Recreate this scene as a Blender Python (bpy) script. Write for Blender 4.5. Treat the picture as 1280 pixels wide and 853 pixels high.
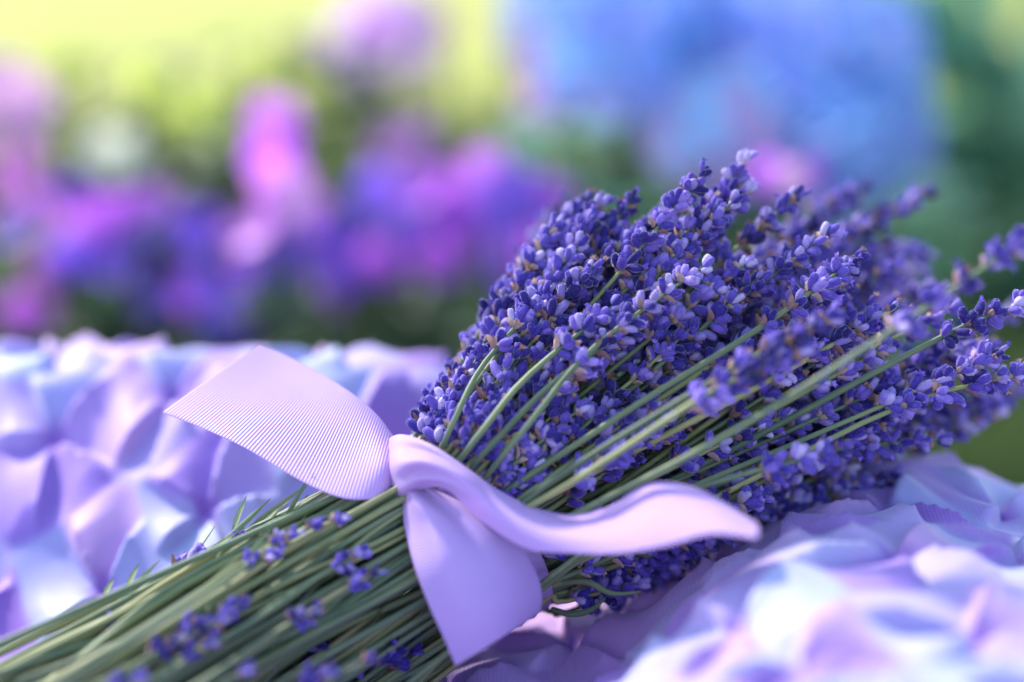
import bpy, math, random
import numpy as np
from mathutils import Vector, Matrix, Quaternion

random.seed(7); rng = np.random.default_rng(7)
S = bpy.context.scene
C = S.collection
for o in list(bpy.data.objects): bpy.data.objects.remove(o)

# ------------------------------------------------------------------ camera
CAM_H, PITCH, LENS, SENS = 0.38, math.radians(12), 65.0, 36.0
cd = bpy.data.cameras.new('camera'); cam = bpy.data.objects.new('camera', cd); C.objects.link(cam)
cam.location = (0, 0, CAM_H); cam.rotation_euler = (math.pi/2 - PITCH, 0, 0)
cd.lens = LENS; cd.sensor_width = SENS; cd.clip_start = 0.02; cd.clip_end = 500
cd.dof.use_dof = True; cd.dof.focus_distance = 0.582; cd.dof.aperture_fstop = 1.95
S.camera = cam

# ------------------------------------------------------------------ sky, sun, exposure
SUN_AZ, SUN_EL = math.radians(-46), math.radians(44)     # azimuth from +Y, negative = to the left
w = bpy.data.worlds.new('World'); S.world = w; w.use_nodes = True
nt = w.node_tree; bg = nt.nodes['Background']
sky = nt.nodes.new('ShaderNodeTexSky'); sky.sky_type = 'NISHITA'; sky.sun_disc = False
sky.sun_elevation = SUN_EL; sky.sun_rotation = SUN_AZ
nt.links.new(sky.outputs[0], bg.inputs[0]); bg.inputs[1].default_value = 0.15
ld = bpy.data.lights.new('sun', 'SUN'); sun = bpy.data.objects.new('sun', ld); C.objects.link(sun)
ld.energy = 2.3; ld.angle = math.radians(4.0); ld.color = (1.0, 0.95, 0.88)
sd = Vector((math.sin(SUN_AZ)*math.cos(SUN_EL), math.cos(SUN_AZ)*math.cos(SUN_EL), math.sin(SUN_EL)))
sun.rotation_euler = sd.to_track_quat('Z', 'Y').to_euler(); sun.location = (-1, 2, 2)
vs = S.view_settings; vs.view_transform = 'Standard'; vs.look = 'None'; vs.gamma = 1; vs.exposure = 1.6
vs.use_curve_mapping = False
S.render.engine = 'CYCLES'; S.cycles.max_bounces = 7; S.cycles.diffuse_bounces = 3; S.cycles.transmission_bounces = 4

# ------------------------------------------------------------------ helpers
KX = SENS/LENS
sp, cp = math.sin(PITCH), math.cos(PITCH)
def P(px, py, d):
    """photo pixel (1280 x 853) + depth along the view axis -> world point"""
    h = (px-640)/1280*KX; v = (py-426.5)/1280*KX
    return Vector((d*h, d*(cp - v*sp), CAM_H - d*(sp + v*cp)))
def tag(o, label=None, cat=None, group=None, kind=None):
    if label: o['label'] = label
    if cat: o['category'] = cat
    if group: o['group'] = group
    if kind: o['kind'] = kind
    return o
def empty(name, loc=(0,0,0)):
    o = bpy.data.objects.new(name, None); o.empty_display_size = .02; o.location = loc; C.objects.link(o); return o
def mesh(name, V, F, mat, smooth=True):
    me = bpy.data.meshes.new(name); me.from_pydata([tuple(v) for v in V], [], F)
    if mat is not None:
        for m in (mat if isinstance(mat, (list, tuple)) else [mat]): me.materials.append(m)
    if smooth: me.polygons.foreach_set('use_smooth', [True]*len(me.polygons))
    me.update(); return me
def link(name, me, parent=None, M=None):
    o = bpy.data.objects.new(name, me); C.objects.link(o)
    if parent is not None:
        o.parent = parent
        L = parent.location                      # every parent is unrotated and unscaled
        pw = PW.get(parent.name, Vector((0,0,0)))
        o.matrix_local = Matrix.Translation(-pw) @ (M if M else Matrix.Identity(4))
    elif M: o.matrix_world = M
    return o
PW = {}                                          # world origin of each parent by name
def thing(name, loc):
    o = empty(name, loc); PW[o.name] = Vector(loc); return o
def catmull(pts, n):
    p = np.array([list(q) for q in pts], float)
    p = np.vstack([2*p[0]-p[1], p, 2*p[-1]-p[-2]]); m = len(p)-3
    out = []
    for t in np.linspace(0, m-1e-6, n):
        i = int(t); f = t-i; a, b, c, d = p[i:i+4]
        out.append(.5*((2*b)+(-a+c)*f+(2*a-5*b+4*c-d)*f*f+(-a+3*b-3*c+d)*f**3))
    return np.array(out)
def tube(path, rad, sides=6, groove=0.0, rot=0.0):
    path = np.array(path); n = len(path); rad = np.broadcast_to(rad, (n,))
    V, F = [], []
    t0 = path[1]-path[0]; t0 /= np.linalg.norm(t0)
    up = np.array([.3,.2,1.0]); nrm = np.cross(t0, up); nrm /= np.linalg.norm(nrm)
    for i in range(n):
        t = path[min(i+1,n-1)]-path[max(i-1,0)]; t /= np.linalg.norm(t)+1e-12
        nrm = nrm-t*nrm.dot(t); nrm /= np.linalg.norm(nrm)+1e-12; b = np.cross(t, nrm)
        for k in range(sides):
            a = 2*math.pi*k/sides+rot; r = rad[i]*(1-groove*(k % 2))
            V.append(path[i]+r*(math.cos(a)*nrm+math.sin(a)*b))
    for i in range(n-1):
        for k in range(sides):
            k2 = (k+1) % sides
            F.append((i*sides+k, i*sides+k2, (i+1)*sides+k2, (i+1)*sides+k))
    F.append(tuple(range(sides))[::-1]); F.append(tuple((n-1)*sides+k for k in range(sides)))
    return V, F

# ------------------------------------------------------------------ materials
def newmat(name):
    m = bpy.data.materials.new(name); m.use_nodes = True; N = m.node_tree.nodes
    return m, m.node_tree, N['Principled BSDF'], N['Material Output']
def noise_ramp(nt, cols, scale, coord='Object', detail=4, rough=.6, rnd=False):
    N, L = nt.nodes, nt.links
    tc = N.new('ShaderNodeTexCoord'); nz = N.new('ShaderNodeTexNoise')
    nz.inputs['Scale'].default_value = scale; nz.inputs['Detail'].default_value = detail; nz.inputs['Roughness'].default_value = rough
    L.new(tc.outputs[coord], nz.inputs['Vector'])
    if rnd:
        oi = N.new('ShaderNodeObjectInfo'); va = N.new('ShaderNodeVectorMath'); va.operation = 'MULTIPLY_ADD'
        va.inputs[1].default_value = (1,1,1)
        mu = N.new('ShaderNodeMath'); mu.operation = 'MULTIPLY'; mu.inputs[1].default_value = 10
        L.new(oi.outputs['Random'], mu.inputs[0])
        L.new(tc.outputs[coord], va.inputs[0]); L.new(mu.outputs[0], va.inputs[2]); L.new(va.outputs[0], nz.inputs['Vector'])
    fac = nz.outputs['Fac']
    if rnd:
        ma = N.new('ShaderNodeMath'); ma.operation = 'MULTIPLY_ADD'; ma.inputs[1].default_value = .45
        mb = N.new('ShaderNodeMath'); mb.operation = 'MULTIPLY'; mb.inputs[1].default_value = .55
        L.new(oi.outputs['Random'], ma.inputs[0]); L.new(fac, mb.inputs[0]); L.new(mb.outputs[0], ma.inputs[2]); fac = ma.outputs[0]
    cr = N.new('ShaderNodeValToRGB'); e = cr.color_ramp.elements
    while len(e) < len(cols): e.new(.5)
    for i, c in enumerate(cols):
        e[i].position = .28+.44*i/(len(cols)-1); e[i].color = (*c, 1)
    L.new(fac, cr.inputs[0]); return cr.outputs[0], nz
def add_translucent(nt, bs, out, col_socket, fac, tint=None):
    N, L = nt.nodes, nt.links
    tr = N.new('ShaderNodeBsdfTranslucent'); mx = N.new('ShaderNodeMixShader'); mx.inputs[0].default_value = fac
    if col_socket is not None: L.new(col_socket, tr.inputs[0])
    if tint: tr.inputs[0].default_value = (*tint, 1)
    L.new(bs.outputs[0], mx.inputs[1]); L.new(tr.outputs[0], mx.inputs[2]); L.new(mx.outputs[0], out.inputs[0])
def leafmat(name, cols, scale=8, trans=.35, rough=.5):
    m, nt, b, out = newmat(name); c, _ = noise_ramp(nt, cols, scale, rnd=True)
    nt.links.new(c, b.inputs['Base Color']); b.inputs['Roughness'].default_value = rough
    add_translucent(nt, b, out, c, trans); return m
def bump(nt, b, height, strength, dist):
    bp = nt.nodes.new('ShaderNodeBump'); bp.inputs['Strength'].default_value = strength; bp.inputs['Distance'].default_value = dist
    nt.links.new(height, bp.inputs['Height']); nt.links.new(bp.outputs[0], b.inputs['Normal'])

# lavender stem: grey green, some yellowing
M_stem, nt, b, out = newmat('stem')
c, nz = noise_ramp(nt, [(.07,.11,.055), (.14,.19,.09), (.22,.25,.09), (.34,.31,.12)], 30, rnd=True)
nt.links.new(c, b.inputs['Base Color']); b.inputs['Roughness'].default_value = .55
b.inputs['Sheen Weight'].default_value = .15; b.inputs['Sheen Roughness'].default_value = .4
bump(nt, b, nz.outputs['Fac'], .3, .0006); M_stem.name = 'lavender_stem'
# calyx: velvety blue violet, paler fuzz
def calyxmat(name, cols, sheen):
    m, nt, b, out = newmat(name); c, nz = noise_ramp(nt, cols, 260, rnd=True, detail=5)
    nt.links.new(c, b.inputs['Base Color']); b.inputs['Roughness'].default_value = .7
    b.inputs['Specular IOR Level'].default_value = .2
    b.inputs['Sheen Weight'].default_value = sheen; b.inputs['Sheen Roughness'].default_value = .35
    b.inputs['Sheen Tint'].default_value = (.72,.68,1,1)
    n2 = nt.nodes.new('ShaderNodeTexNoise'); n2.inputs['Scale'].default_value = 1500; n2.inputs['Detail'].default_value = 2
    tc = nt.nodes.new('ShaderNodeTexCoord'); nt.links.new(tc.outputs['Object'], n2.inputs['Vector'])
    bump(nt, b, n2.outputs['Fac'], .8, .0004); return m
M_cal = calyxmat('calyx', [(.016,.010,.10), (.052,.030,.28), (.15,.095,.47)], .7)
M_cal2 = calyxmat('calyx_pale', [(.075,.04,.30), (.18,.11,.50), (.40,.28,.68)], .7)
M_cor = calyxmat('corolla', [(.16,.09,.50), (.27,.15,.68), (.42,.28,.78)], .5)
M_cal3 = calyxmat('calyx_dusty', [(.20,.15,.42), (.36,.27,.58), (.52,.42,.68)], .7)
M_bract = leafmat('bract', [(.26,.13,.13), (.42,.25,.22), (.58,.42,.36)], 500, .25, .7)
M_fuzz = leafmat('calyx_fuzz', [(.55,.46,.85), (.72,.62,.90)], 300, .5, .6)
M_lleaf = leafmat('lavender_leaf', [(.13,.19,.09), (.20,.27,.12), (.30,.34,.17)], 60, .25, .6)

# ribbon: ribbed grosgrain, lilac
def ribbonmat(name):
    m, nt, b, out = newmat(name); N, L = nt.nodes, nt.links
    c, _ = noise_ramp(nt, [(.68,.46,.86), (.76,.53,.88)], 14)
    L.new(c, b.inputs['Base Color']); b.inputs['Roughness'].default_value = .5
    b.inputs['Sheen Weight'].default_value = .3; b.inputs['Specular IOR Level'].default_value = .35
    uv = N.new('ShaderNodeUVMap'); uv.uv_map = 'ribs'
    wv = N.new('ShaderNodeTexWave'); wv.bands_direction = 'X'; wv.inputs['Scale'].default_value = 314.0
    wv.inputs['Distortion'].default_value = .15; L.new(uv.outputs[0], wv.inputs['Vector'])
    bump(nt, b, wv.outputs['Fac'], .5, .0004)
    mr = N.new('ShaderNodeMapRange'); mr.inputs['To Min'].default_value = .92; mr.inputs['To Max'].default_value = 1.06
    L.new(wv.outputs['Fac'], mr.inputs['Value']); mm = N.new('ShaderNodeVectorMath'); mm.operation = 'SCALE'
    L.new(c, mm.inputs[0]); L.new(mr.outputs[0], mm.inputs['Scale']); c = mm.outputs[0]; L.new(c, b.inputs['Base Color'])
    add_translucent(nt, b, out, c, .42); return m
M_rib = ribbonmat('ribbon')

# cushion cover: shot chiffon; colour by dyed panels plus painted fold shade (attribute) and fine weave
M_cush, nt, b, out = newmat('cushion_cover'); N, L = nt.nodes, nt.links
at = N.new('ShaderNodeAttribute'); at.attribute_name = 'dye_shade'
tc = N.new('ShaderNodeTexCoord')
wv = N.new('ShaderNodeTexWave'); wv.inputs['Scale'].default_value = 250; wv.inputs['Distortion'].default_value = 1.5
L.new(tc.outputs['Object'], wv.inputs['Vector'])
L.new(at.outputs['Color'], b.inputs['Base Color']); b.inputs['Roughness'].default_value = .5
b.inputs['Sheen Weight'].default_value = .35; b.inputs['Specular IOR Level'].default_value = .3
bump(nt, b, wv.outputs['Fac'], .25, .0003)
add_translucent(nt, b, out, at.outputs['Color'], .25)

# ground and background plants
M_ground, nt, b, out = newmat('ground_lawn')
c, _ = noise_ramp(nt, [(.14,.17,.018), (.29,.30,.022), (.40,.38,.03)], 2.2, detail=8)
nt.links.new(c, b.inputs['Base Color']); b.inputs['Roughness'].default_value = .9
M_grass = leafmat('grass_blade', [(.045,.09,.02), (.075,.13,.03), (.12,.17,.04)], 12, .4)
M_green = leafmat('leaf_green', [(.04,.085,.045), (.06,.12,.06), (.09,.15,.06)], 20, .35)
M_lime = leafmat('leaf_lime', [(.12,.18,.03), (.20,.26,.04), (.28,.32,.06)], 20, .5)
M_teal = leafmat('leaf_teal', [(.15,.34,.23), (.20,.41,.28), (.28,.44,.24)], 10, .5)
def petal(name, c): return leafmat(name, [tuple(x*.8 for x in c), c, tuple(min(.85,x*1.15) for x in c)], 30, .5)
PET = dict(violet=petal('petal_violet',(.24,.12,.72)), blueviolet=petal('petal_blue_violet',(.15,.14,.66)),
    pink=petal('petal_pink',(.80,.27,.90)), magenta=petal('petal_magenta',(.55,.14,.74)), rose=petal('petal_rose',(.72,.42,.66)),
    pale=petal('petal_pale_pink',(.72,.50,.80)), blue=petal('petal_blue',(.26,.50,.93)), peri=petal('petal_periwinkle',(.40,.48,.95)),
    sky=petal('petal_sky_blue',(.38,.66,.95)), white=petal('petal_cream',(.86,.83,.56)), lime=petal('petal_lime',(.55,.62,.12)))
M_disc = leafmat('flower_centre', [(.35,.22,.08), (.45,.30,.10)], 100, .1)

# ------------------------------------------------------------------ ground
g = link('ground', mesh('ground', [(-120,-2,0),(120,-2,0),(120,240,0),(-120,240,0)], [(0,1,2,3)], M_ground, False))
tag(g, 'sunlit green lawn behind the cushion', 'lawn', kind='structure')

# ------------------------------------------------------------------ cushion
ctl = [(0,444,.692),(200,448,.692),(400,460,.69),(540,470,.69),(0,462,.735),(250,468,.735),(450,480,.735), (0,540,.662),(200,540,.658),(400,560,.650),
       (0,650,.638),(200,650,.632),(0,780,.618),(120,760,.615),(300,850,.595), (480,560,.662),
       (600,850,.590),(710,800,.598),(800,765,.605),(880,705,.616),(1000,650,.622),(760,853,.578),
       (1130,572,.64),(1050,650,.59),(950,720,.535),(930,853,.475),(1200,612,.655),(1280,690,.58),(1200,853,.468),
       (900,853,.48),(770,905,.50),(800,840,.57),(1280,853,.468),(1100,740,.52),(900,770,.515),(860,740,.59), (600,950,.45),(200,960,.47),(-100,900,.57), (1400,700,.56),(1400,640,.66)]
cw = [P(*c) for c in ctl] + [Vector(v) for v in [(0.0,.62,.160),(.05,.64,.170),(.10,.65,.175),(.15,.64,.19),(-.05,.59,.15),(-.1,.54,.135),(.05,.72,.185)]]
cw = np.array([list(v) for v in cw])
def tps(r): return r*r*np.log(r+1e-9)
nC = len(cw); D = np.linalg.norm(cw[:,None,:2]-cw[None,:,:2], axis=2)
A = np.zeros((nC+3,nC+3)); A[:nC,:nC] = tps(D)+np.eye(nC)*2e-4; A[:nC,nC] = 1; A[:nC,nC+1:] = cw[:,:2]; A[nC:,:nC] = A[:nC,nC:].T
sol = np.linalg.solve(A, np.concatenate([cw[:,2], [0,0,0]]))
def base_z(X, Y):
    z = np.full(X.shape, sol[nC])+sol[nC+1]*X+sol[nC+2]*Y
    for i in range(nC): z += sol[i]*tps(np.hypot(X-cw[i,0], Y-cw[i,1]))
    return np.clip(z, .09, .235)
CX0, CX1, CY0 = -.36, .36, .27
NX, NY = 620, 450
def back_y(x): return np.interp(x, [-.36,-.1,0,.08,.16,.36], [.775,.77,.765,.745,.70,.715])
gx = np.linspace(CX0, CX1, NX); s = np.linspace(0, 1, NY)
X, Sg = np.meshgrid(gx, s); Y = CY0+Sg*(back_y(X)-CY0)
dE = np.minimum(np.minimum(X-CX0, CX1-X), np.minimum(Y-CY0, back_y(X)-Y))
e = np.clip(dE/.075, 0, 1); prof = np.sqrt(np.clip(1-(1-e)**2.2, 0, 1))
Z = base_z(X, Y)
# smocked relief: pinch points on a turned lattice, pleats fanning round each
a = .046; th = math.radians(24)
wob = .006
XX = X+wob*np.sin(Y*31+1.3)+wob*.5*np.sin(X*53+Y*21); YY = Y*1.0+wob*np.sin(X*37+.4)+.4*wob*np.sin(Y*61-X*17)
U = (math.cos(th)*XX+math.sin(th)*YY)/a; V_ = (-math.sin(th)*XX+math.cos(th)*YY)/a
pc = P(712,802,.60)                                          # one pinch sits in the hollow beside the ribbon tail
def h2(i, j, k): 
    q = np.sin(i*127.1+j*311.7+k*74.7)*43758.5453; return q-np.floor(q)
near = np.argmin((X-pc.x)**2+(Y-pc.y)**2)
U = U-U.ravel()[near]+.22*(h2(0,0,1)-.5); V_ = V_-V_.ravel()[near]+.22*(h2(0,0,2)-.5)
iu, iv = np.floor(U).astype(int), np.floor(V_).astype(int)
def h2(i, j, k): 
    q = np.sin(i*127.1+j*311.7+k*74.7)*43758.5453; return q-np.floor(q)
nearest = np.full(X.shape, 9.); second = np.full(X.shape, 9.); nth = np.zeros_like(X); nid = np.zeros_like(X); saw = np.zeros_like(X)
for du in (-1,0,1,2):
    for dv in (-1,0,1,2):
        ci, cj = iu+du, iv+dv
        pu = ci+.22*(h2(ci,cj,1)-.5); pv = cj+.22*(h2(ci,cj,2)-.5)
        dx, dy = U-pu, V_-pv; r = np.hypot(dx, dy); t = np.arctan2(dy, dx)
        ph = h2(ci,cj,3)*6.28; n = np.where(h2(ci,cj,4) > .5, 5, 4)
        sw = t*n+ph+.9*r+.5*np.sin(2*t+ph)
        f = (sw/(2*math.pi)) % 1.0
        sa = np.where(f < .88, f/.91, (1-f)/.09)               # pleat: slow rise, quick tuck under
        m = r < nearest
        second = np.where(m, nearest, np.minimum(second, r)); nearest = np.where(m, r, nearest)
        saw = np.where(m, sa, saw); nth = np.where(m, np.floor(sw/(2*math.pi)), nth); nid = np.where(m, ci*17+cj*5, nid)
edge = np.clip((second-nearest)/.30, 0, 1)
R = .0050*np.minimum(nearest,.62) - .0045*np.exp(-nearest/.08)
R += .0066*(saw-.35)*np.clip(nearest/.16, 0, 1)*edge
R += .0006*np.sin(U*7.1+2.1*np.sin(V_*3.3))*np.clip(nearest/.3,0,1)
R += .003*np.sin(X*19+Y*23)*np.sin(Y*29-X*11)
for _ in range(1):
    R[1:-1,1:-1] = (R[1:-1,1:-1]*4+R[:-2,1:-1]+R[2:,1:-1]+R[1:-1,:-2]+R[1:-1,2:])/8
amp = np.clip(prof*1.3, 0, 1)
Z = .012+(Z-.012)*prof
gy_, gx_ = np.gradient(Z); xx_ = np.gradient(X, axis=1); yy_ = np.gradient(Y, axis=0)
nx, ny = -gx_/xx_, -gy_/yy_; nx, ny = np.clip(nx,-1.2,1.2), np.clip(ny,-1.2,1.2); nl = np.sqrt(nx*nx+ny*ny+1)
verts = np.stack([X+nx/nl*R*amp, Y+ny/nl*R*amp, Z+R*amp/nl], -1).reshape(-1, 3)     # relief along the surface normal
F = [(j*NX+i, j*NX+i+1, (j+1)*NX+i+1, (j+1)*NX+i) for j in range(NY-1) for i in range(NX-1)]
rim = [i for i in range(NX)]+[j*NX+NX-1 for j in range(1,NY)]+[(NY-1)*NX+i for i in range(NX-2,-1,-1)]+[j*NX for j in range(NY-2,0,-1)]
F.append(tuple(rim[::-1]))
cush = thing('cushion', (0,.55,0))
tag(cush, 'plump pale lilac cushion with pinched smocked satin cover under the lavender', 'cushion')
me = mesh('cushion_cover', verts, F, M_cush)
pal = np.array([[.45,.49,.76],[.44,.33,.71],[.45,.28,.68],[.42,.41,.74],[.34,.16,.59],[.50,.41,.74],[.54,.33,.66],[.48,.47,.76],[.36,.21,.65]])  # deep violet entries paint the shade of pleat undersides into the panels
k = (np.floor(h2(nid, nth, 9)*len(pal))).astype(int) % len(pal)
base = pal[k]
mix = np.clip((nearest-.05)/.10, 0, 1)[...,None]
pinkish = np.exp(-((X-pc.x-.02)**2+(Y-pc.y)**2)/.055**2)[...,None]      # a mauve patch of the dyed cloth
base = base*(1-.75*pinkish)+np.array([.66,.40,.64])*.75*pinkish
colr = base*mix+np.array([.30,.14,.56])*(1-mix)  # violet shade of the pinched creases painted into the colour
for _ in range(2):                                              # soften the panel and shade edges
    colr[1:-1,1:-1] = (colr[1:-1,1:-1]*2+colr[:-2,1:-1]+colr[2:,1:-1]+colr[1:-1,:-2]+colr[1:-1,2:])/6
att = me.color_attributes.new('dye_shade', 'FLOAT_COLOR', 'POINT')
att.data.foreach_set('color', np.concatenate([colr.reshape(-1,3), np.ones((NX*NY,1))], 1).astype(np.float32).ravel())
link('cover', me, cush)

# ------------------------------------------------------------------ lavender flower whorls (shared meshes)
def calyx(V, F, MI, M, ln, wd, mi, sides=10, mouth=None):
    prof = [(0,.35),(.10,.62),(.30,.92),(.55,1.0),(.78,.90),(.92,.68),(1.0,.35)]
    b0 = len(V); bend = rfz.uniform(-.0008,.0008)
    for z, r in prof:
        for k in range(sides):
            an = 2*math.pi*k/sides; rr = wd*.5*r*(1.0 if k % 2 == 0 else .84)
            rr *= 1+rfz.uniform(-.09,.09)
            V.append(M @ Vector((rr*math.cos(an)+bend*z*z, rr*math.sin(an), z*ln+(.05*ln if (k % 2 == 0 and z > .9) else 0))))
    for i in range(len(prof)-1):
        for k in range(sides):
            F.append((b0+i*sides+k, b0+i*sides+(k+1)%sides, b0+(i+1)*sides+(k+1)%sides, b0+(i+1)*sides+k)); MI.append(mi)
    F.append(tuple(b0+(len(prof)-1)*sides+k for k in range(sides))); MI.append(mi)
    for _ in range(60):                                          # short pale hairs
        z = rfz.uniform(.15,1.0); r0 = wd*.5*float(np.interp(z,[p[0] for p in prof],[p[1] for p in prof])); an = rfz.random()*6.28
        cx, cy = math.cos(an), math.sin(an); hl = rfz.uniform(.00025,.0006); q = len(V); wz = .00003
        tip = Vector((cx*(r0+hl), cy*(r0+hl), z*ln+hl*rfz.uniform(.2,1.0)))
        V += [M @ Vector((cx*r0*.9-cy*wz, cy*r0*.9+cx*wz, z*ln)), M @ Vector((cx*r0*.9+cy*wz, cy*r0*.9-cx*wz, z*ln)), M @ tip]
        F.append((q,q+1,q+2)); MI.append(4)
rfz = random.Random(5)
def leaf_blade(V, F, MI, M, ln, wd, mi, cup=.25):
    b0 = len(V)
    for z, x in ((0,.15),(.35,.5),(.7,.38),(1,.03)):
        for sgn in (-1,0,1): V.append(M @ Vector((sgn*x*wd, (abs(sgn)*cup-.1*z*z*2)*wd*(.4+x), z*ln)))
    for i in range(3):
        for k in range(2):
            F.append((b0+i*3+k, b0+i*3+k+1, b0+i*3+k+4, b0+i*3+k+3)); MI.append(mi)
def whorl_mesh(i, rnd, scale=1.0, top=False):
    V, F, MI = [], [], []
    n = rnd.randint(8, 12) if not top else rnd.randint(4, 6)
    tiers = 2
    for k in range(n):
        an = 2*math.pi*k/n+rnd.uniform(-.25,.25); tilt = math.radians(rnd.uniform(18,78) if not top else rnd.uniform(8,34))
        ln = rnd.uniform(.0040,.0058)*scale; wd = rnd.uniform(.0025,.0035)*scale
        off = rnd.uniform(-.0020,.0030)
        M = Matrix.Rotation(an,4,'Z') @ Matrix.Translation((.0008,0,off)) @ Matrix.Rotation(tilt,4,'Y') @ Matrix.Rotation(rnd.random()*6,4,'Z')
        q = rnd.random(); calyx(V, F, MI, M, ln, wd, 0 if q < .60 else (1 if q < .86 else 5))
        if rnd.random() < .30:                                   # an open or withered corolla at the mouth
            Mc = M @ Matrix.Translation((0,0,ln*.95))
            mi = 2 if rnd.random() < .7 else 3
            for p in range(5):
                leaf_blade(V, F, MI, Mc @ Matrix.Rotation(p*1.257+rnd.random()*.4,4,'Z') @ Matrix.Rotation(rnd.uniform(.25,.9),4,'X'), rnd.uniform(.0014,.0026), .0014, mi)
    for k in range(rnd.randint(2,4)):                             # papery bracts under the whorl
        an = rnd.random()*6.28
        M = Matrix.Rotation(an,4,'Z') @ Matrix.Translation((.0013,0,-.0025)) @ Matrix.Rotation(math.radians(rnd.uniform(35,70)),4,'Y') @ Matrix.Rotation(math.pi/2,4,'Z')
        leaf_blade(V, F, MI, M, rnd.uniform(.0028,.0048), rnd.uniform(.0016,.0030), 3, .7)
    me = mesh('flower_whorl', V, F, [M_cal, M_cal2, M_cor, M_bract, M_fuzz, M_cal3])
    me.polygons.foreach_set('material_index', MI); return me
rw = random.Random(3)
WH = [whorl_mesh(i, rw, rw.uniform(.92,1.1)) for i in range(14)]
WT = [whorl_mesh(i, rw, rw.uniform(.85,1.0), True) for i in range(5)]

# ------------------------------------------------------------------ bouquet
WAIST = P(578, 662, .602)
bq = thing('lavender_bouquet', WAIST)
tag(bq, 'bunch of dried blue violet lavender tied with a lilac ribbon, lying on the cushion', 'bouquet')
rb = random.Random(11)
def lm(u, xs, ys): return float(np.interp(u, xs, ys))
def frame_at(path, i):
    t = path[min(i+1,len(path)-1)]-path[max(i-1,0)]; return Vector(t).normalized()
def sprig(pts, head_len, stem_r=None, low_whorl=None, leaves=0, tip=True, label=None, wscale=1.0):
    """pts: world points from cut end to tip; head_len (m) of flowers measured back from the tip"""
    n = 26; path = catmull(pts, n)
    seg = np.linalg.norm(np.diff(path, axis=0), axis=1); cum = np.concatenate([[0], np.cumsum(seg)]); tot = cum[-1]
    r = stem_r or rb.uniform(.0008,.0012)
    rad = np.interp(cum, [0, max(tot-head_len,.001), tot], [r*1.3, r*.95, r*.4])
    V, F = tube(path, rad, 8, .16, rb.random())
    o = link('lavender_sprig', mesh('sprig_stem', V, F, M_stem), bq)
    PW[o.name] = Vector((0,0,0))
    if label: o['label'] = label
    def at(dist):
        dist = min(max(dist,0),tot); p = np.array([np.interp(dist, cum, path[:,k]) for k in range(3)])
        q = np.array([np.interp(min(dist+.004,tot+.0), cum, path[:,k]) for k in range(3)]); q0 = np.array([np.interp(max(dist-.004,0), cum, path[:,k]) for k in range(3)])
        return Vector(p), Vector(q-q0).normalized()
    ds = []
    d = tot-.003
    first = True; gap = rb.uniform(.0052,.0066)
    while d > tot-head_len:
        ds.append((d, first)); first = False; d -= gap; gap *= rb.uniform(1.08,1.25)
    if low_whorl:
        for lw in low_whorl: ds.append((tot-lw, False))
    for d, top in ds:
        p, t = at(d)
        Q = t.to_track_quat('Z','Y').to_matrix().to_4x4()
        tw = (tot-d)/max(head_len,.01); sc = wscale*.95*(.82+.25*min(1,tw*2))*rb.uniform(.92,1.1)
        me = rb.choice(WT if top else WH)
        link('flower_whorl', me, o, Matrix.Translation(p) @ Q @ Matrix.Rotation(rb.random()*6.28,4,'Z') @ Matrix.Scale(sc,4))
    for k in range(leaves):
        d = rb.uniform(.05, tot*.42); p, t = at(d)
        V, F, MI = [], [], []
        sidev = (P(640,0,.6)-P(640,100,.6)).normalized()*rb.uniform(.2,1)+Vector((rb.uniform(-.4,.2),rb.uniform(-.6,.2),0))
        dirn = (t*1.0+sidev*rb.uniform(.25,.8)).normalized()
        M = Matrix.Translation(p) @ dirn.to_track_quat('Z','Y').to_matrix().to_4x4() @ Matrix.Rotation(rb.random()*6,4,'Z')
        leaf_blade(V, F, MI, M, rb.uniform(.014,.032), rb.uniform(.0016,.0026), 0)
        link('leaf', mesh('leaf', V, F, M_lleaf), o)
    return o

SL = .28                                                    # depth gained per metre along the bunch
MPP = .602*KX/1280                                          # metres per photo pixel at the waist
def waist_px(u, v):   # u across the bunch (+1 = upper left edge), v toward the camera
    return 583-80*u, 662-103*u, .602-.032*v
def low_end(u, v, L):
    x, y, d = waist_px(u, v); phi = math.radians(32-3*u+rb.gauss(0,1)*2.2*min(1,L/300))
    return (x-L*math.cos(phi), y+L*math.sin(phi), d-SL*L*MPP)
def up_pt(u, v, L, phi):
    x, y, d = waist_px(u, v); sL = L*MPP
    dd = .602+SL*sL*.9-v*(.032+.20*sL)
    f = (.602+SL*sL*.9)/.602
    return (x+L*math.cos(phi), y-L*math.sin(phi), dd)
def make(u, v, L, phi, hl, **kw):
    Llow = rb.uniform(560,690)
    cr = rb.uniform(-6,6)
    pts = [P(*low_end(u,v,Llow)), P(*low_end(u,v,Llow*.5)), P(*low_end(u,v,90)), P(*waist_px(u,v))]
    x1 = up_pt(u,v,L*.33,phi); x2 = up_pt(u,v,L*.68,phi); x3 = up_pt(u,v,L,phi)
    pts += [P(x1[0],x1[1]+cr*.4,x1[2]), P(x2[0],x2[1]+cr,x2[2]), P(*x3)]
    return sprig(pts, hl, **kw)
US = [-1,-.8,-.5,-.2,0,.3,.55,.8,1]
LM = [450,540,600,610,610,590,540,400,310]
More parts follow.
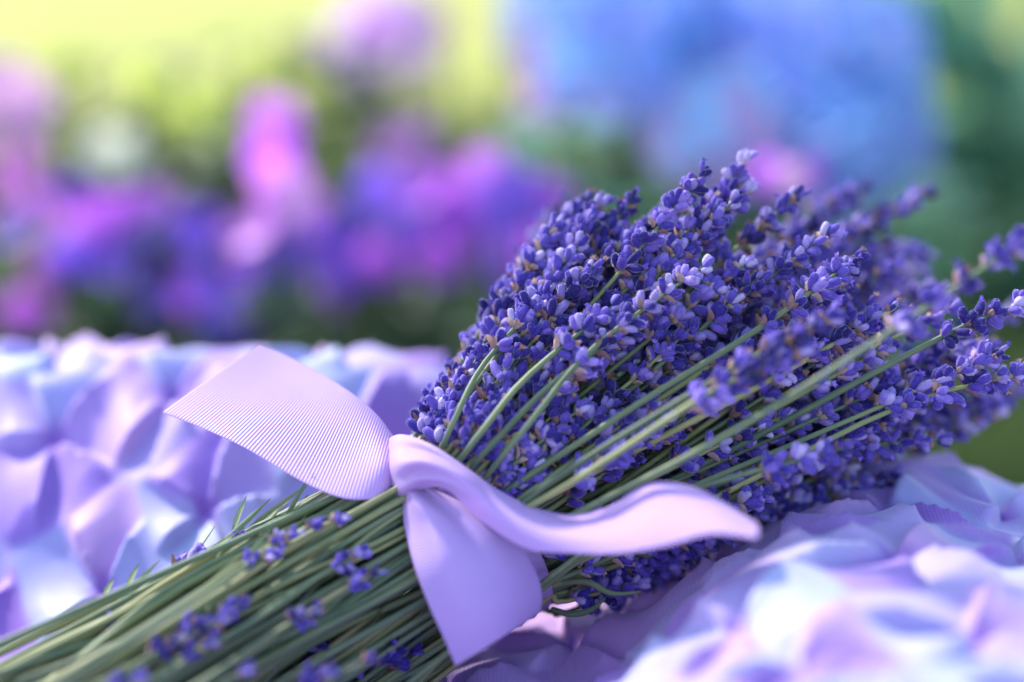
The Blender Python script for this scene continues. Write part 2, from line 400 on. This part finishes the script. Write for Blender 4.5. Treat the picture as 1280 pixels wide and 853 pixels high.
# front layer (toward the camera) and deeper filling
count = 0
for k in range(150):
    u = (rb.random()*2-1)*.97
    vmax = math.sqrt(max(0,1-u*u)); v = vmax*(1-abs(rb.gauss(0,.42))) if k % 5 else vmax*rb.uniform(-.8,.3)
    v = max(v*.88, -vmax)
    phi = math.radians(36.5+18.5*u+rb.gauss(0,3.8))
    Lx = lm(u, US, LM)
    L = Lx*(1-abs(rb.gauss(0,.30))); hl = rb.uniform(.034,.058); L = max(L, hl/MPP+22)
    lw = []
    if rb.random() < .30: lw.append((L+rb.uniform(130,430))*MPP)
    make(u, v, L, phi, hl, low_whorl=lw, leaves=rb.choice((0,1,1,2)))
for k in range(26):                                          # short heads packed close above the ribbon
    u = rb.uniform(-.95,.97); v = math.sqrt(1-u*u)*rb.uniform(.88,1.12)
    hl = rb.uniform(.026,.045); make(u, v, hl/MPP+rb.uniform(18,200), math.radians(36.5+18.5*u+rb.gauss(0,3)), hl, leaves=rb.choice((0,1,1)))
for k in range(12):                                          # heads tucked in beside the knot
    u = rb.uniform(.55,1.0); v = math.sqrt(1-u*u)*rb.uniform(.7,1.15)+.15; hl = rb.uniform(.022,.034)
    make(u, v, hl/MPP+rb.uniform(8,50), math.radians(36.5+18.5*u+rb.gauss(0,4)), hl)
for k in range(22):                                          # loose spikes fanning out to the right
    u = rb.uniform(-.85,-.05); v = math.sqrt(1-u*u)*rb.uniform(-.2,1.0)
    tx, ty = rb.uniform(1090,1295), 0; w0 = waist_px(u, v); ph = math.radians(27.5+9*u+rb.gauss(0,1.8))
    make(u, v, (tx-w0[0])/math.cos(ph), ph, rb.uniform(.040,.058))
for k in range(26):                                          # long heads at the back of the bunch
    u = rb.uniform(-.35,.2); v = rb.uniform(-.8,.1)
    make(u, v, rb.uniform(540,665)-60*abs(u), math.radians(31.5+9*u+rb.gauss(0,2)), rb.uniform(.04,.055))
# sprigs one can follow in the photograph: (waist u, v, mid point, head base, tip, head length)
HERO = [
 (.55,.5,(760,440,.598),(850,335,.602),(934,196,.606),.050),
 (.20,.85,(640,535,.560),(742,435,.570),(884,330,.580),.046),
 (.10,.9,(790,510,.565),(950,410,.575),(1078,318,.590),.045),
 (-.35,1.0,(880,560,.545),(1108,418,.535),(1300,285,.535),.062),
 (-.75,.6,(860,640,.580),(1125,508,.585),(1305,462,.590),.056),
 (-.45,.5,(900,570,.585),(1180,420,.580),(1300,372,.580),.034),
 (.10,.1,(820,470,.64),(1010,320,.665),(1165,240,.675),.048),
 (0,.1,(830,490,.64),(1020,350,.665),(1162,315,.67),.044),
 (.3,-.1,(760,450,.65),(960,300,.67),(1085,232,.675),.046),
 (.95,-.2,(590,430,.65),(650,340,.668),(706,246,.68),.034),
 (.98,.2,(560,500,.61),(630,420,.625),(730,318,.632),.030),
 (.97,.4,(545,520,.60),(570,480,.602),(640,400,.612),.026),
 (-.95,.2,(860,655,.60),(1010,572,.598),(1178,548,.60),.042),
 (-.85,.9,(800,640,.565),(905,600,.56),(1060,560,.562),.034),
 (-.15,1.0,(700,595,.555),(905,468,.548),(1045,392,.55),.044),
 (-.10,1.0,(720,600,.552),(890,490,.546),(1010,436,.548),.040),
 (.5,.95,(600,535,.563),(660,470,.568),(770,380,.58),.030),
 (.65,.85,(570,520,.568),(605,455,.578),(690,360,.59),.028),
 (.8,.7,(560,508,.578),(655,402,.588),(735,318,.60),.022),
 (.4,.9,(610,545,.562),(690,480,.567),(800,400,.578),.030),
 (-1.0,.15,(690,752,.598),(715,748,.598),(862,690,.604),.040),
 (-1.0,-.1,(700,735,.605),(740,728,.608),(900,665,.615),.044),
 (-.97,.3,(695,735,.59),(720,720,.592),(820,700,.596),.030),
 (-1.0,.4,(690,745,.588),(705,752,.588),(800,728,.594),.030),
 (-1.0,0,(690,765,.604),(710,765,.604),(845,712,.61),.036),
 (-.9,.6,(740,690,.578),(820,660,.575),(960,620,.58),.036)]
for u, v, m_, hb, tp, hl in HERO:
    if u > .15:                                              # keep the upper stalks straight
        w0 = waist_px(u, v); m_ = tuple(.5*a_+.5*b__ for a_, b__ in zip(w0, hb))[:2]+(m_[2],)
    pts = [P(*low_end(u,v,rb.uniform(560,680))), P(*low_end(u,v,300)), P(*low_end(u,v,90)), P(*waist_px(u,v)), P(*m_), P(*hb), P(*tp)]
    sprig(pts, hl, stem_r=.00105)
# short sprigs whose flowers sit among the stalks below the ribbon
for (x, y, dd) in [(400,652,.556),(372,664,.556),(430,645,.558),(345,690,.553),(255,775,.538),(310,750,.54),(315,835,.52),(470,822,.535),(455,690,.555),(475,712,.552),(225,800,.53),(180,842,.515),(270,800,.53),(400,760,.538),(285,770,.535),(415,838,.53)]:
    ph = math.radians(32); L = rb.uniform(300,420)
    pts = [P(x-L*math.cos(ph), y+L*math.sin(ph), dd-.03), P(x-L*.5*math.cos(ph), y+L*.5*math.sin(ph), dd-.016), P(x-60, y+33, dd), P(x,y,dd-.002)]
    sprig(pts, rb.uniform(.006,.016), wscale=.72)
# small leaves that stick up from the stalks, and the curled one beside the ribbon
for (x0,y0,x1,y1,d) in [(290,668,308,620,.58),(325,660,352,632,.585),(130,748,142,722,.565),(158,738,174,704,.567),(372,645,385,618,.585)]:
    p0, p1 = P(x0,y0,d), P(x1,y1,d+.004); V, F, MI = [], [], []
    leaf_blade(V, F, MI, Matrix.Translation(p0) @ (p1-p0).to_track_quat('Z','Y').to_matrix().to_4x4(), (p1-p0).length, .0022, 0)
    link('leaf', mesh('leaf', V, F, M_lleaf), bq)
for pts in ([(700,728,.588),(735,728,.584),(765,742,.582),(802,740,.583)], [(690,762,.59),(715,768,.586),(740,762,.585),(757,747,.586)]):
    V, F = tube(catmull([P(*p) for p in pts], 20), np.interp(np.linspace(0,1,20),[0,.5,1],[.0010,.0012,.0004]), 6)
    link('leaf', mesh('leaf', V, F, M_lleaf), bq)

# ------------------------------------------------------------------ ribbon
rbn = thing('ribbon', P(510,600,.585))
tag(rbn, 'lilac ribbed ribbon knotted round the lavender stalks with long tails', 'ribbon')
toCam = (cam.location-WAIST).normalized()
def strip(name, rows, n=70, m=21, bulge=None, pleat=None, thick=.00035):
    A_ = catmull([P(*r[0]) for r in rows], n); B_ = catmull([P(*r[1]) for r in rows], n)
    V, F, UV = [], [], []
    mid = (A_+B_)/2; cum = np.concatenate([[0], np.cumsum(np.linalg.norm(np.diff(mid,axis=0),axis=1))])
    for i in range(n):
        tt = i/(n-1)
        for k in range(m):
            w_ = k/(m-1); p = Vector(A_[i]*(1-w_)+B_[i]*w_)
            off = (bulge(tt, w_) if bulge else 0)
            V.append(p+toCam*off); UV.append((cum[i], w_))
    for i in range(n-1):
        for k in range(m-1): F.append((i*m+k, i*m+k+1, (i+1)*m+k+1, (i+1)*m+k))
    me = mesh(name, V, F, M_rib)
    uvl = me.uv_layers.new(name='ribs')
    idx = np.zeros(len(me.loops), int); me.loops.foreach_get('vertex_index', idx)
    uvl.data.foreach_set('uv', np.array(UV, np.float32)[idx].ravel())
    o = link(name, me, rbn)
    sm = o.modifiers.new('thickness', 'SOLIDIFY'); sm.thickness = thick; sm.offset = 0
    ss = o.modifiers.new('smooth', 'SUBSURF'); ss.levels = 1; ss.render_levels = 1
    return o
hump = lambda w_: math.sin(math.pi*w_)
L_tail = [((512,566,.590),(500,620,.578)),((492,545,.590),(476,623,.568)),((470,517,.592),(432,624,.565)),((438,490,.595),(380,604,.569)),
          ((395,463,.600),(305,560,.578)),((358,444,.604),(250,535,.586)),((324,430,.607),(202,516,.592))]
strip('tail', L_tail, bulge=lambda t, w_: .006*hump(w_)*math.exp(-((t-.16)/.16)**2)+.0016*math.sin(3*w_+6*t)*(t)+.002*math.sin(w_*7-1)*math.exp(-t/.12))
D_tail = [((498,604,.584),(528,600,.580)),((502,628,.571),(556,616,.570)),((506,662,.564),(612,642,.567)),((518,710,.556),(652,682,.564)),((538,762,.552),(673,722,.563)),((556,802,.551),(678,745,.563)),((569,833,.551),(676,764,.564))]
strip('tail', D_tail, bulge=lambda t, w_: .009*hump(w_)*(1-.35*t)-.0045*math.exp(-((w_-.62)/.10)**2)*math.exp(-((t-.1)/.3)**2)+.003*math.exp(-((w_-.28)/.12)**2)*math.exp(-t/.4))
R_tail = [((494,566,.606),(494,640,.604)),((484,552,.590),(485,644,.592)),((502,543,.576),(502,638,.578)),((540,556,.566),(524,614,.566)),((582,584,.561),(558,612,.560)),
          ((622,612,.562),(600,650,.560)),((668,634,.560),(658,686,.551)),((715,643,.558),(720,692,.541)),((762,632,.555),(775,692,.532)),((815,602,.552),(835,682,.523)),((880,614,.545),(890,668,.519)),((948,656,.530),(946,674,.516))]
strip('tail', R_tail, n=110, bulge=lambda t, w_: .007*hump(w_)*(1-.5*t)+(.0018*math.sin(w_*17+1.0)*math.exp(-((t-.25)/.10)**2))+.007*hump(w_)*math.exp(-((t-.18)/.1)**2))
# band round the stalks, under the tails
V, F, UV = [], [], []
ax = (P(*up_pt(0,0,100,math.radians(33)))-P(*low_end(0,0,100))).normalized()
e1 = (P(*waist_px(1,0))-P(*waist_px(-1,0))); e1 = (e1-ax*e1.dot(ax)); a1 = e1.length/2; e1.normalize(); e2 = ax.cross(e1); 
cen = P(*waist_px(0,0)); n, m = 96, 13
for i in range(n):
    an = 2*math.pi*i/n
    for k in range(m):
        w_ = k/(m-1)-.5
        rr = 1+.02*math.sin(k*2.2+an*3)
        V.append(cen+e1*(a1+.0015)*rr*math.cos(an)+e2*(.0345)*rr*math.sin(an)+ax*w_*.020); UV.append((an*.033, k/(m-1)))
for i in range(n):
    for k in range(m-1): F.append((i*m+k, ((i+1)%n)*m+k, ((i+1)%n)*m+k+1, i*m+k+1))
me = mesh('band', V, F, M_rib); uvl = me.uv_layers.new(name='ribs'); idx = np.zeros(len(me.loops), int); me.loops.foreach_get('vertex_index', idx)
uvl.data.foreach_set('uv', np.array(UV, np.float32)[idx].ravel())
bo = link('band', me, rbn); sm = bo.modifiers.new('thickness','SOLIDIFY'); sm.thickness = .0004

# ------------------------------------------------------------------ grass behind the cushion
n = 80000
gy = .60+np.abs(rng.normal(0,1.3,n)); gxp = rng.normal(0,.95,n)
keep = ~((gxp > -.37) & (gxp < .37) & (gy < back_y(gxp)+.01)); gxp, gy = gxp[keep], gy[keep]; n = len(gy)
hh = .028+.05*rng.random(n); wd = .0016+.0016*rng.random(n); an = rng.random(n)*6.28; lean = rng.normal(0,.022,(n,2))
dx, dy = np.cos(an)*wd, np.sin(an)*wd
z0 = np.zeros(n)
v0 = np.stack([gxp-dx, gy-dy, z0],1); v1 = np.stack([gxp+dx, gy+dy, z0],1)
v2 = np.stack([gxp-dx*.7+lean[:,0]*.35, gy-dy*.7+lean[:,1]*.35, hh*.55],1); v3 = np.stack([gxp+dx*.7+lean[:,0]*.35, gy+dy*.7+lean[:,1]*.35, hh*.55],1)
v4 = np.stack([gxp+lean[:,0], gy+lean[:,1], hh],1)
VV = np.stack([v0,v1,v2,v3,v4],1).reshape(-1,3)
FF = []
for i in range(n):
    q = i*5; FF.append((q,q+1,q+3,q+2)); FF.append((q+2,q+3,q+4))
tag(link('grass', mesh('grass', VV, FF, M_grass)), 'short green grass growing behind the cushion', 'grass', kind='stuff')

# ------------------------------------------------------------------ background flowers
rp = random.Random(23)
def blossom_mesh(name, mat, np_=5, r=.02, cup=.35):
    V, F, MI = [], [], []
    for k in range(np_):
        b0 = len(V); an = 2*math.pi*k/np_
        for q, (rr, wdt) in enumerate(((.08,.10),(.45,.34),(.8,.46),(1.0,.22))):
            for sgn in (-1,0,1):
                x, y = rr*r, sgn*wdt*r; z = cup*r*rr**1.5+(.06*r if sgn else 0)
                V.append((x*math.cos(an)-y*math.sin(an), x*math.sin(an)+y*math.cos(an), z))
        for q in range(3):
            for s_ in range(2): F.append((b0+q*3+s_, b0+q*3+s_+1, b0+q*3+s_+4, b0+q*3+s_+3)); MI.append(0)
    b0 = len(V)
    for k in range(6): V.append((.13*r*math.cos(k*1.047), .13*r*math.sin(k*1.047), .10*r))
    V.append((0,0,.2*r))
    for k in range(6): F.append((b0+k, b0+(k+1)%6, b0+6)); MI.append(1)
    me = mesh(name, V, F, [mat, M_disc]); me.polygons.foreach_set('material_index', MI); return me
BL = {k_: [blossom_mesh('blossom', m_, rp.choice((5,5,6)), .02*rp.uniform(.9,1.1), rp.uniform(.15,.55)) for _ in range(2)] for k_, m_ in PET.items()}
def leaf_mesh(mat, ln, wd):
    V, F, MI = [], [], []
    for z, x, dz in ((0,.05,0),(.25,.42,.05),(.55,.5,.05),(.8,.3,-.03),(1,.02,-.14)):
        for sgn in (-1,0,1): V.append((z*ln, sgn*x*wd, dz*ln+(.12*wd if sgn else 0)))
    for i in range(4):
        for k in range(2): F.append((i*3+k, i*3+k+1, i*3+k+4, i*3+k+3))
    return mesh('leaf', V, F, mat)
LF = {'green':[leaf_mesh(M_green,.05,.03),leaf_mesh(M_green,.036,.02)], 'lime':[leaf_mesh(M_lime,.05,.032),leaf_mesh(M_lime,.04,.022)], 'teal':[leaf_mesh(M_teal,.10,.065),leaf_mesh(M_teal,.08,.05)]}
def rotm(nrm, roll): return Vector(nrm).normalized().to_track_quat('Z','Y').to_matrix().to_4x4() @ Matrix.Rotation(roll,4,'Z')
def plant(name, label, cat, basepx, depth, blooms, leafkind, nleaf, spread=.02, group=None, bare=()):
    """blooms: (px, py, colour, scale[, depth])"""
    depth = depth*.72                                          # beds stand a good hand's breadth behind the cushion
    b_ = P(basepx, 426, depth); b_.z = 0
    t = thing(name, b_); tag(t, label, cat, group)
    tops = []
    for bl in blooms:
        px, py, col, sc = bl[:4]; sc *= .70; d = bl[4] if len(bl) > 4 else depth+rp.uniform(-.06,.06)
        p = P(px, py, d)
        if p.z < .02: p.z = .02
        tops.append(p)
        f0 = b_+Vector((rp.uniform(-1,1)*spread, rp.uniform(-1,1)*spread, -.004)); f0.x = f0.x*.6+p.x*.4; f0.y = f0.y*.6+p.y*.4
        mid = f0.lerp(p,.55)+Vector((rp.uniform(-.01,.01),rp.uniform(-.01,.01),.01))
        V, F = tube(catmull([f0, mid, p-Vector((0,0,.004))], 8), np.linspace(.0028,.0014,8), 6)
        link('stem', mesh('stem', V, F, M_green), t)
        nrm = Vector((rp.uniform(-.7,.7), -1+rp.uniform(-.3,.5), rp.uniform(.2,1.0)))
        link('blossom', rp.choice(BL[col]), t, Matrix.Translation(p) @ rotm(nrm, rp.random()*6) @ Matrix.Scale(sc,4))
    for _ in range(nleaf):
        p = rp.choice(tops); f = rp.uniform(.15,.92)
        q = Vector((b_.x*(1-f)+p.x*f, b_.y*(1-f)+p.y*f, p.z*f))+Vector((rp.uniform(-.012,.012),rp.uniform(-.012,.012),0))
        M = Matrix.Translation(q) @ Matrix.Rotation(rp.random()*6.28,4,'Z') @ Matrix.Rotation(-rp.uniform(-.2,.9),4,'Y') @ Matrix.Scale(rp.uniform(.8,1.3),4)
        link('leaf', rp.choice(LF[leafkind]), t, M)
    return t
def scatter(n, x0, x1, y0, y1, cols, s0=.9, s1=1.3):
    return [(rp.uniform(x0,x1), rp.uniform(y0,y1), rp.choice(cols), rp.uniform(s0,s1)) for _ in range(n)]
G = 'flowering plants on the lawn behind the cushion'
plant('violet_flower', 'low clump of deep violet blue flowers, the one below the cream flower', 'flower plant', 110, 1.5, scatter(20,10,200,245,415,['violet','violet','blueviolet','magenta','pink'],.8,1.15), 'green', 26, .08, G)
plant('violet_flower', 'low clump of violet flowers between the blue clump and the tall pink flower', 'flower plant', 300, 1.55, scatter(25,200,440,270,425,['violet','violet','blueviolet','magenta','magenta'],.8,1.15)+[(270,290,'magenta',1.1),(180,290,'blueviolet',1.1)], 'green', 26, .08, G)
plant('pink_flower', 'tall bright pink violet flower spike in front of the yellow green lawn', 'flower plant', 345, 1.42, [(342,160,'pink',1.4),(340,205,'magenta',1.2),(350,240,'pink',1.3),(365,270,'pink',1.5),(330,290,'pink',1.2),(320,325,'pink',1.2),(350,320,'violet',1.2),(375,250,'rose',1.0)], 'green', 12, .03, G)
plant('magenta_flower', 'magenta and violet flowers just behind the lavender heads', 'flower plant', 600, 1.5, [(612,222,'pink',1.3),(600,255,'magenta',1.2),(640,250,'violet',1.3),(560,310,'magenta',1.3),(585,290,'magenta',1.2),(640,290,'violet',1.3),(650,330,'magenta',1.2),(690,260,'magenta',1.2),(545,330,'magenta',1.1),(450,300,'violet',1.1)]+scatter(9,430,670,230,350,['magenta','violet','violet']), 'green', 20, .06, G)
plant('rose_flower', 'muted rose flowers behind the magenta ones', 'flower plant', 500, 1.85, scatter(6,450,570,170,260,['rose','magenta'],.7,1.0), 'green', 34, .05, G)
plant('pale_pink_flower', 'tall pale pink flowers reaching above the rose ones', 'flower plant', 480, 2.0, [(430,60,'pale',1.6),(470,40,'pink',1.5),(500,20,'pale',1.6),(455,85,'pale',1.4),(520,70,'pale',1.4),(540,30,'rose',1.3),(490,80,'pale',1.5),(440,20,'pale',1.5)], 'green', 26, .05, G)
plant('pink_flower', 'bright pink flowers beside the blue hydrangea', 'flower plant', 720, 1.75, [(688,95,'pink',1.3),(715,125,'pink',1.4),(680,140,'pale',1.2),(740,85,'pink',1.0),(800,165,'pink',1.1),(790,200,'magenta',1.0),(650,60,'pale',1.0)], 'green', 22, .04, G)
plant('pink_flower', 'pink and rose flowers above the violet clump, farthest from the hydrangea', 'flower plant', 20, 1.6, [(5,110,'rose',1.5),(30,130,'rose',1.4),(15,160,'pink',1.3),(28,215,'pink',1.4),(20,240,'pink',1.3),(-20,140,'rose',1.4)], 'lime', 14, .04, G)
plant('cream_flower', 'single cream white flower above the violet clump', 'flower plant', 140, 1.6, [(140,197,'white',1.5)], 'green', 10, .02, G)
plant('lime_flower', 'yellow green flowers next to the cream one', 'flower plant', 240, 1.6, [(250,155,'lime',1.6),(335,105,'lime',1.1),(180,115,'lime',1.1),(90,90,'lime',1.0),(300,60,'lime',1.0),(395,120,'lime',.9)], 'green', 14, .06, G)
plant('rose_flower', 'small dark rose flowers under the blue hydrangea', 'flower plant', 975, 1.3, [(955,225,'magenta',.9),(985,232,'rose',.8),(1005,225,'magenta',.8)], 'green', 16, .03, G)
# leafy clumps without flowers
def leafy(label, basepx, depth, x0, x1, y0, y1, kind, n, upright=False):
    b_ = P(basepx,426,depth); b_.z = 0; t = thing('leafy_plant', b_); tag(t, label, 'plant', 'leafy plants on the lawn')
    for k in range(max(4,n//9)):
        p = P(rp.uniform(x0,x1), rp.uniform(y0,y1), depth+rp.uniform(-.08,.08)); p.z = max(p.z,.03)
        f0 = b_.lerp(Vector((p.x,p.y,0)),.5); f0.z = -.004
        V, F = tube(catmull([f0, f0.lerp(p,.5)+Vector((0,0,.02)), p], 8), np.linspace(.003,.0012,8), 6)
        link('stem', mesh('stem', V, F, M_green), t)
        for q in range(9):
            f = rp.uniform(.2,1); c_ = f0.lerp(p,f)
            az, ti = (rp.choice((-1,1))*math.pi/2+rp.gauss(0,.6), rp.uniform(.7,1.4)) if upright else (rp.random()*6.28, rp.uniform(-.3,.9))
            M = Matrix.Translation(c_) @ Matrix.Rotation(az,4,'Z') @ Matrix.Rotation(-ti,4,'Y') @ Matrix.Scale(rp.uniform(.8,1.4),4)
            link('leaf', rp.choice(LF[kind]), t, M)
leafy('dark green leafy clump behind the cream flower', 250, 1.45, 80, 420, 40, 300, 'green', 330)
leafy('grey green leafy clump behind the rose flowers', 570, 2.2, 420, 700, 10, 240, 'green', 230)
leafy('broad leaved blue green plant to the right of the hydrangea', 1230, 1.75, 1090, 1400, -60, 380, 'teal', 170, True)
leafy('low green leafy clump behind the lavender heads', 760, 1.7, 660, 860, 200, 330, 'green', 90)
# hydrangea
hb_ = P(930,426,1.12); hb_.z = 0
hy = thing('hydrangea', hb_); tag(hy, 'blue hydrangea with large round flower heads behind the lavender', 'hydrangea', None)
def floret_head(r, cols, n, seed):
    q = random.Random(seed); V, F, MI = [], [], []
    for i in range(n):
        z = 1-1.55*(i+.5)/n; ph = i*2.39996; rr = math.sqrt(max(0,1-z*z)); nrm = Vector((rr*math.cos(ph), rr*math.sin(ph), z))
        M = Matrix.Translation(nrm*r*q.uniform(.9,1.04)) @ rotm(nrm+Vector((q.uniform(-.25,.25),q.uniform(-.25,.25),q.uniform(-.25,.25))), q.random()*6)
        fr = q.uniform(.011,.015); ci = q.randrange(len(cols))
        for k in range(4):
            b0 = len(V); an = k*math.pi/2
            for (x, y, zz) in ((.1,0,0),(.55,-.48,.10),(.62,0,.02),(.55,.48,.10),(1.0,-.3,.12),(1.08,0,.06),(1.0,.3,.12)):
                V.append(M @ Vector((fr*(x*math.cos(an)-y*math.sin(an)), fr*(x*math.sin(an)+y*math.cos(an)), zz*fr)))
            F += [(b0,b0+1,b0+2),(b0,b0+2,b0+3),(b0+1,b0+4,b0+5,b0+2),(b0+2,b0+5,b0+6,b0+3)]; MI += [ci]*4
    me = mesh('flower_head', V, F, [PET[c_] for c_ in cols]); me.polygons.foreach_set('material_index', MI); return me
HH = [(700,20),(760,75),(850,20),(840,110),(930,60),(900,170),(985,10),(1010,120),(1080,70),(1090,170),(1020,195),(760,-20),(965,150)]
for (x, y) in HH:
    d = rp.uniform(1.02,1.22); r = rp.uniform(.034,.044); cols = rp.choice((['blue','sky'],['sky','blue'],['peri','blue'],['peri','pale'],['sky','pale'])) if x < 960 else rp.choice((['peri','blue'],['peri','pale'],['peri','sky']))
    p = P(x,y,d); f0 = hb_.lerp(Vector((p.x,p.y,0)),.35); f0.z = -.004
    V, F = tube(catmull([f0, f0.lerp(p,.5)+Vector((0,0,.015)), p-Vector((0,0,r*.3))], 10), np.linspace(.005,.003,10), 7)
    st = link('stem', mesh('stem', V, F, M_green), hy); PW[st.name] = Vector((0,0,0))
    link('flower_head', floret_head(r, cols, 40, int(x)), hy, Matrix.Translation(p) @ Matrix.Rotation(.35,4,'X'))
    for k in range(5):
        c_ = f0.lerp(p, rp.uniform(.3,.75))
        link('leaf', rp.choice(LF['teal']), hy, Matrix.Translation(c_) @ Matrix.Rotation(rp.random()*6.28,4,'Z') @ Matrix.Rotation(-rp.uniform(0,.7),4,'Y'))
